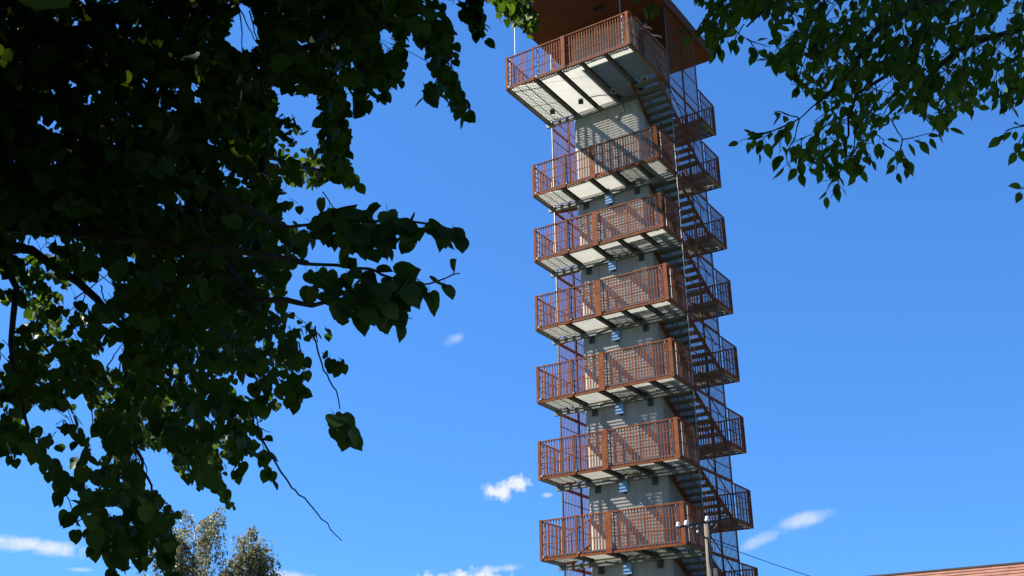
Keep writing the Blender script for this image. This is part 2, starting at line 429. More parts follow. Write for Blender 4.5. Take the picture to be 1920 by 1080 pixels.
# bar screens on both flanks, storey by storey, with posts up to the canopy
for s in (-1, 1):
    for j, y in enumerate(PY):
        b = MB(); b.tube([(s*(HW-.035), y, -.2), (s*(HW-.035), y, SOFF)], .026 if j != 1 else .042, 8)
        b.build('column', BEAMST if j != 1 else RUST, T, smooth=True)
    for z0, z1 in [(z, z+H) for z in FRONT[1:]]+[(FRONT[0], TOPZ), (TOPZ, SOFF-.02)]:
        f = MB(); x = s*(HW+.012)
        zs = (.03, .47, 1.4, 2.33, z1-z0-.03) if z1-z0 < 3 else (.03, .47, 1.5, 2.6, z1-z0-.5, z1-z0-.03)
        for q in zs: f.bar((x, PY[0], z0+q), (x, PY[2], z0+q), .03, .05 if q in (zs[0], zs[-1]) else .022)
        fo = f.build('screen', RUST, T)
        bb = MB(); nbr = 25
        for k in range(nbr+1):
            y = PY[0]+.03+(PY[2]-PY[0]-.06)*k/nbr
            bb.box(x-.008, x+.008, y-.011, y+.011, z0+.05, z1-.05)
        bb.build('screen_bars', RUST, fo, 'stuff')
# canopy
c = MB(); c.box(-2.85, 2.87, -2.2, 6.06, SOFF, SOFF+.012); c.box(-2.85, 2.87, -2.22, -2.2005, SOFF-.003, SOFF+.5); c.box(-2.85, 2.87, 6.0605, 6.08, SOFF-.003, SOFF+.5)
c.box(-2.87, -2.8505, -2.22, 6.08, SOFF-.003, SOFF+.5); c.box(2.8705, 2.89, -2.22, 6.08, SOFF-.003, SOFF+.5); c.box(-2.849, 2.869, -2.199, 6.059, SOFF+.46, SOFF+.49)
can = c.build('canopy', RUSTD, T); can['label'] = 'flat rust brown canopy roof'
for k in range(5):
    y = -1.2+1.65*k
    b = MB(); b.box(-2.84, 2.86, y-.008, y+.008, SOFF-.012, SOFF-.0005); b.build('soffit_joint', RUST, can)
b = MB(); p = onz(1123, 18, SOFF-.1)
for k in (-1, 0, 1): b.box(p.x+k*.17-.06, p.x+k*.17+.06, p.y-.05, p.y+.05, p.z-.03, p.z+.09)
b.box(p.x-.28, p.x+.28, p.y-.02, p.y+.02, p.z+.0905, p.z+.1); b.build('lamp_cluster', BLACK, can)
for (x, y) in ((-2.45, -1.6), (2.08, -1.2), (-2.45, 1.2), (2.45, -1.72)):
    if (x, y) == (2.45, -1.72): continue
    b = MB(); b.tube([(x, y, TOPZ+.15), (x, y, SOFF)], .012, 6); b.build('canopy_rod', GALV, can)
# shaft openings onto the platform, their inner dark painted as flat black panels
for x0, x1, z1 in ((.45, .95, TOPZ+2.4), (-.35, .05, TOPZ+2.2)):
    b = MB(); b.box(x0, x1, 1.355, 1.3685, TOPZ+.2, z1); b.build('dark_opening', BLACK, core)

# ------------------------------------------------------------------ person on the platform
def person():
    X, Y, Z = 2.40, -.24, TOPZ+.175
    K = 1.07
    def V(x, y, z): return Vector((X+x*K, Y+y*K, Z+z*K))
    vs = [(V(0,0,.92), .14), (V(.02,0,1.12), .13), (V(.07,0,1.30), .145), (V(.12,0,1.42), .09), (V(.16,0,1.50), .052), (V(.20,.02,1.60), .085), (V(.21,.02,1.68), .06)]
    ed = [(0,1),(1,2),(2,3),(3,4),(4,5),(5,6)]
    def chain(root, pts):
        a = root
        for p, r in pts:
            vs.append((p, r)); ed.append((a, len(vs)-1)); a = len(vs)-1
        return a
    for s in (-1, 1):
        chain(0, [(V(.0,s*.10,.84), .10), (V(.03,s*.12,.48), .062), (V(-.03,s*.13,.11), .04), (V(.02,s*.13,.045), .042), (V(.15,s*.14,.03), .03)])
    w = chain(2, [(V(.12,.19,1.36), .062), (V(.34,.42,1.33), .042), (V(.44,.63,1.40), .032), (V(.46,.70,1.41), .034)])
    for k in range(4): chain(w, [(V(.455+.012*k,.755,1.405-.006*k), .010), (V(.47+.014*k,.80-.006*abs(k-1),1.375), .009)])
    chain(w, [(V(.43,.72,1.385), .011), (V(.425,.755,1.365), .009)])
    w = chain(2, [(V(.12,-.19,1.36), .062), (V(.32,-.30,1.26), .042), (V(.42,-.12,1.335), .032), (V(.43,-.05,1.345), .034)])
    for k in range(4): chain(w, [(V(.42+.012*k,.0,1.34), .010), (V(.425+.014*k,.045,1.32), .009)])
    chain(w, [(V(.405,-.03,1.33), .011), (V(.40,.005,1.315), .009)])
    me = bpy.data.meshes.new('person'); me.from_pydata([tuple(v) for v, r in vs], ed, [])
    ob = bpy.data.objects.new('person', me); COL.objects.link(ob)
    md = ob.modifiers.new('Skin', 'SKIN'); ob.modifiers.new('Sub', 'SUBSURF').levels = 2
    for i, sv in enumerate(me.skin_vertices[0].data): sv.radius = (vs[i][1], vs[i][1]); sv.use_root = (i == 0)
    dg = bpy.context.evaluated_depsgraph_get(); m2 = bpy.data.meshes.new_from_object(ob.evaluated_get(dg))
    bpy.data.objects.remove(ob); m2.materials.clear()
    for q in (SKIN, SHIRT, TROUS): m2.materials.append(q)
    for p in m2.polygons:
        c = (p.center-Vector((X, Y, Z)))/K; arm = abs(c.y) > .24 or c.x > .26
        p.material_index = 2 if c.z < .93 else (0 if c.z > 1.46 or arm else 1); p.use_smooth = True
    r = empty('person', (X, Y, Z)); tag(r, 'person in a dark red shirt leaning over the platform railing under the canopy', 'person')
    body = link('body', m2, r)
    h = MB(); h.lathe(V(.185, .02, 1.60), [(.100, -.03), (.105, .03), (.088, .09), (.045, .122), (0, .128)], 12); h.build('hair', HAIR, r, smooth=True)
    f = MB(); f.bar(V(.285, .02, 1.60), V(.305, .02, 1.575), .022, .03); f.build('nose', SKIN, r)
    for s in (-1, 1):
        e = MB(); e.lathe(V(.275, .02+s*.033, 1.615), [(0, -.009), (.008, 0), (0, .009)], 6); e.build('eye', HAIR, r)
person()

# ------------------------------------------------------------------ utility pole and wire
def pole():
    d = 29.0
    top = P(1325, 983, d); r = empty('utility_pole', (top.x-.03, top.y, 0))
    tag(r, 'weathered wooden utility pole with a crossarm in front of the tower', 'pole')
    b = MB(); b.tube([(top.x-.05, top.y, -.4), (top.x-.03, top.y, 3), (top.x, top.y, top.z)], [.11, .095, .075], 12); b.build('post', WOOD, r, smooth=True)
    a0 = P(1268, 989, d-.12); a1 = P(1367, 972.5, d-.12)
    arm = MB(); arm.bar(a0, a1, .07, .055); arm = arm.build('crossarm', BLACK, r)
    for px, py, sc in ((1272, 985, 1.0), (1287.5, 982, 1.15), (1326.5, 974, 1.1)):
        c = P(px, py+3, d-.12); k = MB()
        k.lathe(c, [(.012, -.03), (.055*sc, 0), (.06*sc, .05), (.035*sc, .07), (.048*sc, .10), (.03*sc, .125), (0, .13)], 12); k.build('insulator', PORC, r, smooth=True)
    for px, py in ((1307, 985), (1334, 983), (1308, 997), (1296, 988)):
        c = P(px, py, d-.13); k = MB(); k.lathe(c, [(0, -.03), (.028, -.02), (.03, .02), (0, .04)], 8); k.build('small_insulator', PORC, r)
    k = MB(); k.bar(P(1306, 988, d-.11), P(1322, 1010, d-.11), .03, .03); k.bar(P(1345, 982, d-.11), P(1329, 1008, d-.11), .03, .03); k.build('brace', DARKST, r)
    k = MB(); k.tube([P(1328, 1010, d-.1), P(1336, 1030, d-.12), P(1339, 1060, d-.12), P(1341, 1085, d-.12)], .012, 5); k.box(top.x+.09, top.x+.2, top.y-.05, top.y+.05, top.z-1.35, top.z-1.15); k.build('cable_box', DARKST, r)
    a = P(1329, 1013.5, d-.1); e = P(1700, 1131, 33)
    pts = [a.lerp(e, t)-Vector((0, 0, .10*4*t*(1-t))) for t in [i/16 for i in range(17)]]
    k = MB(); k.tube(pts, .010, 5); o = k.build('overhead_wire', BLACK); tag(o, 'thin dark overhead wire running from the pole towards the roof', 'wire')
    return e
wire_end = pole()

# ------------------------------------------------------------------ house with the red-brown roof
def house():
    A = onz(1640, 1082, 8.0); B = onz(1920, 1057, 8.0)
    d = (B-A); d.z = 0; d.normalize(); nrm = Vector((d.y, -d.x, 0))
    if nrm.dot(CAM-A) < 0: nrm = -nrm
    a = A-d*5.0; b = B+d*3.0; Ln = (b-a).length; mid = (a+b)/2
    r = empty('house', (mid.x, mid.y, 0)); tag(r, 'house with a low pitched red brown roof at the lower right edge', 'house')
    run, drop = 4.6, 2.2
    def pt(t, s, z): return a+d*t+nrm*s+Vector((0, 0, z-a.z))
    w = MB(); z1 = 8.0-drop+.25
    for s0, s1, t0, t1 in ((run-.6, run-.35, .3, Ln-.3), (-run+.35, -run+.6, .3, Ln-.3)):
        p = [pt(t0, s0, 0), pt(t1, s0, 0), pt(t1, s1, 0), pt(t0, s1, 0)]; n = len(w.v)
        w.v += [tuple(q) for q in p]+[(q.x, q.y, z1-.05) for q in p]
        w.f += [tuple(n+i for i in q) for q in ((0,3,2,1),(4,5,6,7),(0,1,5,4),(1,2,6,5),(2,3,7,6),(3,0,4,7))]
    for t0, t1 in ((.3, .55), (Ln-.55, Ln-.3)):
        n = len(w.v); k = run-.61
        for t in (t0, t1):
            w.v += [tuple(pt(t, s, z)) for s, z in ((-k, 0), (k, 0), (k, z1-.05), (0, 7.8), (-k, z1-.05))]
        w.f += [tuple(n+i for i in (0,1,2,3,4)), tuple(n+5+i for i in (4,3,2,1,0))]+[(n+i, n+(i+1) % 5, n+5+(i+1) % 5, n+5+i) for i in range(5)]
    wl = w.build('wall', PLASTER, r)
    for k in range(5):
        t = 2+k*(Ln-4)/4; f = MB(); c0 = pt(t-.6, run-.33, 2.9); c1 = pt(t+.6, run-.33, 2.9)
        f.bar(c0, c1, .06, 1.4); fo = f.build('window', WHITEP, r)
        g = MB(); g.bar(c0.lerp(c1, .06)+nrm*.034, c0.lerp(c1, .47)+nrm*.034, .01, 1.2); g.bar(c0.lerp(c1, .53)+nrm*.034, c0.lerp(c1, .94)+nrm*.034, .01, 1.2); g.build('pane', GLASS, fo)
    deck = MB()
    for s in (1, -1):
        n = len(deck.v); deck.v += [tuple(pt(t, s*q, 8.0-drop*q/run-k_)) for k_ in (.03, .13) for t, q in ((0, .0), (Ln, .0), (Ln, run), (0, run))]
        deck.f += [tuple(n+i for i in q) for q in ((0,1,2,3),(7,6,5,4),(0,4,5,1),(1,5,6,2),(2,6,7,3),(3,7,4,0))]
    ro = deck.build('roof', TILE, r)
    nc = 14; L_ = math.hypot(run, drop)
    for s in (1, -1):
        for i in range(nc):
            q0, q1 = run*i/nc, run*(i+1.12)/nc
            c = MB(); n = 0; T0, T1 = -.06, Ln+.06
            lift0, lift1 = .004, .05
            for (t, q, up) in ((T0, q0, lift0), (T1, q0, lift0), (T1, q1, lift1), (T0, q1, lift1), (T0, q0, lift0-.03), (T1, q0, lift0-.03), (T1, q1, lift1-.035), (T0, q1, lift1-.035)):
                c.v.append(tuple(pt(t, s*q, 8.0-drop*q/run+up)))
            c.f += [(0,1,2,3),(7,6,5,4),(0,4,5,1),(1,5,6,2),(2,6,7,3),(3,7,4,0)]
            c.build('roof_course', TILE, ro)
    k = MB(); k.bar(pt(-.08, 0, 8.03), pt(Ln+.08, 0, 8.03), .22, .07); k.build('ridge_cap', RIDGE, ro)
house()

# ------------------------------------------------------------------ leaves and trees
def leaf_variant(kind, seed):
    rr = random.Random(seed)
    if kind == 'heart': e = [(.17, -.07), (.38, .0), (.50, .2), (.48, .45), (.34, .70), (.13, .90)]; tip = 1.04; fold = .16
    elif kind == 'ovate': e = [(.09, .02), (.20, .14), (.27, .33), (.265, .52), (.18, .74), (.06, .92)]; tip = 1.06; fold = .22
    else: e = [(.25, .0), (.34, .12), (.36, .3), (.3, .5), (.18, .75), (.08, .9)]; tip = 1.0; fold = .1
    m_ = [(0, 0), (0, .3), (0, .62), (0, tip)]
    curl = rr.uniform(.05, .32); tw = rr.uniform(-.25, .25); asym = rr.uniform(.9, 1.1)
    def z(x, y): return fold*abs(x)*1.1-curl*y*y*.5+tw*x*y
    v = [(x, y, z(x, y)) for x, y in m_]
    for sgn in (1, -1):
        for x, y in e:
            x2 = x*(asym if sgn > 0 else 2-asym)*rr.uniform(.94, 1.06); y2 = y+rr.uniform(-.025, .025)
            v.append((sgn*x2, y2, z(x2, y2)))
    f = []
    for b, fl in ((4, 0), (10, 1)):
        q = [(0, b, b+1), (0, b+1, b+2), (0, b+2, 1), (1, b+2, b+3), (1, b+3, b+4), (1, b+4, 2), (2, b+4, b+5), (2, b+5, 3)]
        f += [t if not fl else t[::-1] for t in q]
    # petiole: a thin blade from the twig to the leaf base
    n = len(v); v += [(-.012, -.42, .05), (.012, -.42, .05), (.014, 0.02, .002), (-.014, 0.02, .002), (0, -.42, .07), (0, .02, .02)]
    f += [(n, n+1, n+2), (n, n+2, n+3), (n, n+2, n+5), (n, n+5, n+4)]
    return np.array(v, float), np.array(f, int)
def mesh_np(name, V, F, mt):
    me = bpy.data.meshes.new(name); me.vertices.add(len(V)); me.vertices.foreach_set('co', V.astype(np.float32).ravel())
    me.loops.add(F.size); me.loops.foreach_set('vertex_index', F.astype(np.int32).ravel())
    me.polygons.add(len(F)); me.polygons.foreach_set('loop_start', np.arange(0, F.size, 3, dtype=np.int32))
    me.materials.append(mt); me.update(calc_edges=True); return me
CAMn = np.array(CAM); RTn = np.array(RT); UPn = np.array(UP); FWn = np.array(FW)
def proj(p):
    d = p-CAMn; z = d@FWn; zz_ = np.where(z < .05, .05, z)
    return np.stack([960+FPX*(d@RTn)/zz_, 540-FPX*(d@UPn)/zz_], -1), z
def inpoly(pts, poly):
    x, y = pts[..., 0], pts[..., 1]; ins = np.zeros(x.shape, bool); n = len(poly); j = n-1
    for i in range(n):
        xi, yi = poly[i]; xj, yj = poly[j]
        if yi != yj: ins ^= ((yi > y) != (yj > y)) & (x < (xj-xi)*(y-yi)/(yj-yi)+xi)
        j = i
    return ins
OUTL = {'heart': np.array([(0, .95, 0), (.42, .2, 0), (-.42, .2, 0), (.3, .72, 0), (-.3, .72, 0), (0, .45, 0)]),
        'ovate': np.array([(0, .95, 0), (.25, .4, 0), (-.25, .4, 0), (0, .7, 0), (0, .1, 0), (0, .45, 0)])}
class Leaves:
    """collects leaf placements: base point, tip direction, normal, size, variant"""
    def __init__(s, kind, mt, nvar=6):
        s.kind = kind; s.mt = mt; s.var = [leaf_variant(kind, 31*k+7) for k in range(nvar)]; s.M = []; s.k = []
    def frames(s, base, tip, nrm, size):
        tip = tip/np.linalg.norm(tip, axis=-1, keepdims=True)
        x = np.cross(tip, nrm); x /= np.linalg.norm(x, axis=-1, keepdims=True)+1e-9
        z = np.cross(x, tip)
        M = np.zeros((len(base), 4, 4)); M[:, :3, 0] = x*size[:, None]; M[:, :3, 1] = tip*size[:, None]; M[:, :3, 2] = z*size[:, None]; M[:, :3, 3] = base; M[:, 3, 3] = 1
        return M
    def add(s, M): s.M.append(M); s.k.append(NR.integers(0, len(s.var), len(M)))
    def finish(s, parent, big, nmax=300):
        M = np.concatenate(s.M); k = np.concatenate(s.k)
        c, z = proj(M[:, :3, 3]); size = np.linalg.norm(M[:, :3, 1], axis=1)
        vis = (c[:, 0] > 5) & (c[:, 0] < 1915) & (c[:, 1] > 5) & (c[:, 1] < 1075) & (z > .5)
        score = np.where(vis & big(c, z), size/np.maximum(z, .5), 0)
        order = np.argsort(-score)[:nmax]; order = order[score[order] > 0]
        me = [mesh_np('leaf', v, f, s.mt) for v, f in s.var]
        for i in order:
            link('leaf', me[k[i]], parent, None, Matrix(M[i].tolist()))
        keep = np.ones(len(M), bool); keep[order] = False
        Vs, Fs, off = [], [], 0
        for q in range(len(s.var)):
            sel = M[keep & (k == q)]; v, f = s.var[q]
            if not len(sel): continue
            hv = np.concatenate([v, np.ones((len(v), 1))], 1)
            X = np.einsum('nij,vj->nvi', sel, hv)[..., :3]
            F = f[None]+(np.arange(len(sel))*len(v))[:, None, None]+off
            Vs.append(X.reshape(-1, 3)); Fs.append(F.reshape(-1, 3)); off += len(sel)*len(v)
        return link('foliage', mesh_np('foliage', np.concatenate(Vs), np.concatenate(Fs), s.mt), parent, 'stuff')

def spray_fill(LV, twigs, poly, holes, dr, size, n, nleaf=8, droop=.8, faceon=.35, tries=200000, outward=None, step=.035, twig_every=.5):
    """twigs with alternate leaves; a leaf stays when its outline falls on the leafy part of the picture of the crown"""
    poly = np.array(poly, float); lo, hi = poly.min(0), poly.max(0); got = 0; t = 0
    o3 = OUTL[LV.kind]; batch = 400
    while got < n and t < tries:
        t += batch
        px = NR.uniform(lo, hi, (batch, 2)); ok = inpoly(px, poly)
        px = px[ok]
        if not len(px): continue
        d = NR.uniform(dr[0], dr[1], len(px))
        base = CAMn+d[:, None]*(FWn+RTn*((px[:, :1]-960)/FPX)-UPn*((px[:, 1:]-540)/FPX))
        ang = NR.uniform(0, 2*np.pi, len(px)) if outward is None else NR.normal(outward, 1.0, len(px))
        dirv = np.stack([np.cos(ang), np.sin(ang), -droop*NR.uniform(.2, 1.4, len(px))], 1)
        dirv /= np.linalg.norm(dirv, axis=1, keepdims=True)
        for b, dv in zip(base, dirv):
            nl = NR.integers(max(2, nleaf-3), nleaf+2)
            s_ = np.arange(nl)*step*NR.uniform(.85, 1.2)
            sz = size*NR.uniform(.62, 1.18, nl)*np.where(s_ > s_[-1]*.8, .8, 1)
            pos = b+s_[:, None]*dv+np.array([0, 0, -1])*(s_[:, None]**2)*.6
            side = np.cross(dv, [0, 0, 1]); side /= np.linalg.norm(side)+1e-9
            sg = np.where(np.arange(nl) % 2 == 0, 1, -1)[:, None]
            tip = side*sg*NR.uniform(.2, .8, (nl, 1))+dv*.45+np.array([0, 0, -1])*NR.uniform(.3, 1.1, (nl, 1))+NR.normal(0, .22, (nl, 3))
            tip /= np.linalg.norm(tip, axis=1, keepdims=True)
            nrm = np.array([0, 0, 1.])*.9+NR.normal(0, .55, (nl, 3))-FWn*faceon*NR.uniform(0, 2, (nl, 1))
            M = LV.frames(pos+tip*sz[:, None]*.42, tip, nrm, sz)
            pts = np.einsum('nij,vj->nvi', M, np.concatenate([o3, np.ones((len(o3), 1))], 1))[..., :3]
            c, z = proj(pts)
            good = inpoly(c, poly)[:, :-1].mean(1) >= .79; good &= inpoly(c[:, -1], poly)
            for h in holes:
                if not good.any(): break
                good &= inpoly(c, h).mean(1) < .25
            if good.sum() < 1: continue
            LV.add(M[good]); got += int(good.sum())
            idx = np.nonzero(good)[0]
            if NR.random() < twig_every and len(idx) > 1:
                twigs.tube([pos[i] for i in range(idx[0], idx[-1]+1)], [.0022]*(idx[-1]-idx[0]+1), 3)
            if got >= n: break
    return got
def along(LV, twigs, pts, size, step, jitter=.5, rad=(.006, .002), droop=1.0, start=0.0, faceon=.8):
    """a named twig given by picture points and distances, with leaves set alternately along it"""
    pp = [P(*q) for q in pts]
    # smooth resample
    res = []
    for i in range(len(pp)-1):
        for t in (0, .25, .5, .75):
            p0, p1, p2, p3 = pp[max(i-1, 0)], pp[i], pp[i+1], pp[min(i+2, len(pp)-1)]
            res.append(.5*((2*p1)+(p2-p0)*t+(2*p0-5*p1+4*p2-p3)*t*t+(3*p1-p0-3*p2+p3)*t**3))
    res.append(pp[-1]); n = len(res)
    wob = [r_+Vector((RNG.uniform(-1, 1), RNG.uniform(-1, 1), RNG.uniform(-1, 1)))*min(.006, rad[0]*.7) for r_ in res]
    twigs.tube(wob, [rad[0]+(rad[1]-rad[0])*i/(n-1) for i in range(n)], 5)
    if not size: return
    acc = 0; sd = 1; total = sum((res[i+1]-res[i]).length for i in range(n-1)); run = 0
    for i in range(n-1):
        seg = (res[i+1]-res[i]); L_ = seg.length; run += L_
        acc += L_
        while acc > step:
            acc -= step*RNG.uniform(.7, 1.3); sd = -sd
            if run/total < start: continue
            b = res[i]+seg*RNG.random(); dv = seg.normalized()
            side = np.array(dv.cross(Vector(FW)).normalized())*sd
            tip = side*RNG.uniform(.2, .9)+np.array(dv)*.5+np.array([0, 0, -1])*RNG.uniform(.3, droop)+NR.normal(0, jitter*.4, 3)
            tip /= np.linalg.norm(tip)
            sz = size*RNG.uniform(.7, 1.15)
            nr = np.array([0, 0, 1.])*.7+NR.normal(0, .45, 3)-FWn*faceon*RNG.uniform(.2, 1.6)
            LV.add(LV.frames((np.array(b)+tip*sz*.42)[None], tip[None], nr[None], np.array([sz])))

def z4(*q): return [(a/3.43, 380+b/3.43) for a, b in q]
def z5(*q): return [(a/2.7, 680+b/2.7) for a, b in q]
def z7(*q): return [(1340+a/2.7, b/2.7) for a, b in q]
MAIN = [(-90,-90),(856,-90),(854,0),(839,29),(854,55),(848,82),(845,102),(854,143),(840,157),(863,169),(874,190),(880,224),(862,224),(843,203),(830,182),(812,196),(791,190),(794,163),(814,152),(802,131),(805,111),(800,93),(785,100),(770,85),(762,110),(764,140),(747,151),(735,140),(734,175),(715,189),(705,165),(690,170),(688,192),(665,192),(657,172),(645,158),(633,152),(650,178),(650,210),(644,233),(664,262),(650,280),(641,303),(657,315),(672,347),(640,352),(625,330),(605,345),(600,330),(608,300),(590,290),(592,227),(605,190),(585,172),(560,190),(545,185),(530,190),(520,175),(512,160),(505,170),(522,195),(534,222),(549,219),(590,232),(600,250),(560,255),(552,257),(548,290),(555,315),(575,330),(590,355),(560,350),(535,345),(525,360),(560,385),(575,400),(560,440),(575,470),(590,490),(560,500),(545,520),(535,560),(550,590),(600,600),(625,610),(634,647),(610,640),(587,653),(575,640),(560,650),(577,692),(570,700),(560,690),(552,700),(569,749),(558,773),(530,765),(511,780),(495,790),(484,800),(500,850),(515,904),(505,907),(490,870),(465,850),(450,870),(443,897),(430,880),(420,850),(405,830),(395,850),(405,880),(425,910),(439,956),(425,957),(410,925),(395,910),(374,923),(365,905),(355,912),(360,885),(345,870),(326,882),(320,860),(300,850),(280,830),(265,815),(256,850),(273,900),(290,925),(310,935),(332,965),(330,1000),(332,1071),(310,1077),(280,1040),(260,1030),(240,1060),(222,1075),(205,1067),(195,1045),(200,1030),(185,1037),(167,1037),(175,1015),(165,990),(150,992),(130,989),(135,965),(124,932),(110,912),(87,908),(95,890),(68,874),(60,850),(45,850),(26,863),(10,850),(0,841),(-90,832)]
HOLES = [np.array(h, float) for h in (
    [(430,60),(445,15),(455,5),(470,20),(480,45),(483,75),(475,100),(455,98),(440,103),(425,85),(412,80)],
    [(557,74),(575,80),(590,85),(588,108),(575,105),(560,95)], [(712,48),(730,60),(734,95),(722,106),(712,85)], [(660,103),(675,108),(685,142),(672,128)],
    [(610,108),(622,110),(619,127),(608,124)], [(632,45),(645,48),(642,56),(633,55)], [(525,395),(548,400),(565,418),(535,427)], [(552,583),(587,582),(577,605),(556,604)],
    z4((390,590),(450,540),(440,430),(480,470),(550,530),(640,490),(670,390),(700,420),(720,520),(710,590),(770,600),(740,640),(660,690),(600,680),(580,630),(500,660),(490,740),(430,700)),
    z4((150,270),(290,270),(270,360),(220,360)), z4((810,370),(885,350),(880,410),(830,430)), z4((770,530),(870,460),(870,520),(800,560)),
    z4((0,640),(80,700),(130,620),(165,780),(100,780),(80,900),(60,1060),(0,1080)), z4((640,1040),(700,930),(780,880),(800,940),(790,1080),(660,1080)), z4((320,980),(410,1020),(390,1080),(320,1080)),
    z4((530,830),(600,780),(600,840),(560,860)), z4((660,830),(720,740),(730,800)), z4((480,830),(520,870),(540,960),(510,960)), z4((485,115),(535,150),(500,200)), z4((620,340),(660,350),(640,370)), z4((270,500),(360,500),(350,530),(300,545)), z4((300,680),(360,680),(340,700)),
    z5((120,200),(200,240),(310,250),(300,300),(240,360),(180,340),(150,280)), z5((390,150),(430,170),(440,230),(500,280),(480,330),(400,330),(380,250)), z5((450,400),(510,390),(520,490),(470,500)),
    z5((690,360),(740,360),(780,400),(740,480),(700,440)), z5((960,590),(1010,600),(1000,650)), z5((1000,270),(1080,280),(1060,330)), z5((510,30),(560,60),(540,110)), z5((750,30),(780,60),(760,90)), z5((270,0),(320,0),(300,20)), z5((140,480),(180,470),(160,430)))]
BIG1 = [(560,380),(600,358),(640,368),(648,400),(672,393),(690,383),(722,376),(748,400),(768,398),(792,405),(822,415),(852,428),(878,440),(862,466),(835,468),(800,452),(775,472),(758,484),(738,458),(747,484),(720,492),(690,503),(665,484),(640,467),(610,462),(590,442),(570,432),(545,425),(530,400)]
BIG2 = [(575,480),(650,490),(700,500),(735,513),(745,498),(762,510),(790,518),(812,528),(867,503),(864,522),(849,542),(849,565),(800,579),(770,573),(760,592),(783,599),(745,613),(715,616),(690,603),(640,616),(625,602),(600,602),(570,562),(550,520)]
STR1 = [(858,-60),(912,-60),(905,12),(907,40),(914,72),(900,74),(885,50),(868,45),(858,20)]
STR2 = [(915,-60),(1002,-60),(1003,20),(1014,58),(1004,76),(985,70),(975,50),(955,54),(940,44),(925,25),(900,12)]
LITL = [(290,830),(340,800),(400,820),(440,870),(430,900),(441,958),(425,957),(405,930),(385,905),(374,923),(352,912),(326,884),(335,862),(310,855)]
LITU = [(520,300),(560,270),(600,290),(640,285),(662,310),(674,350),(650,354),(625,335),(600,350),(590,357),(555,352),(530,340)]

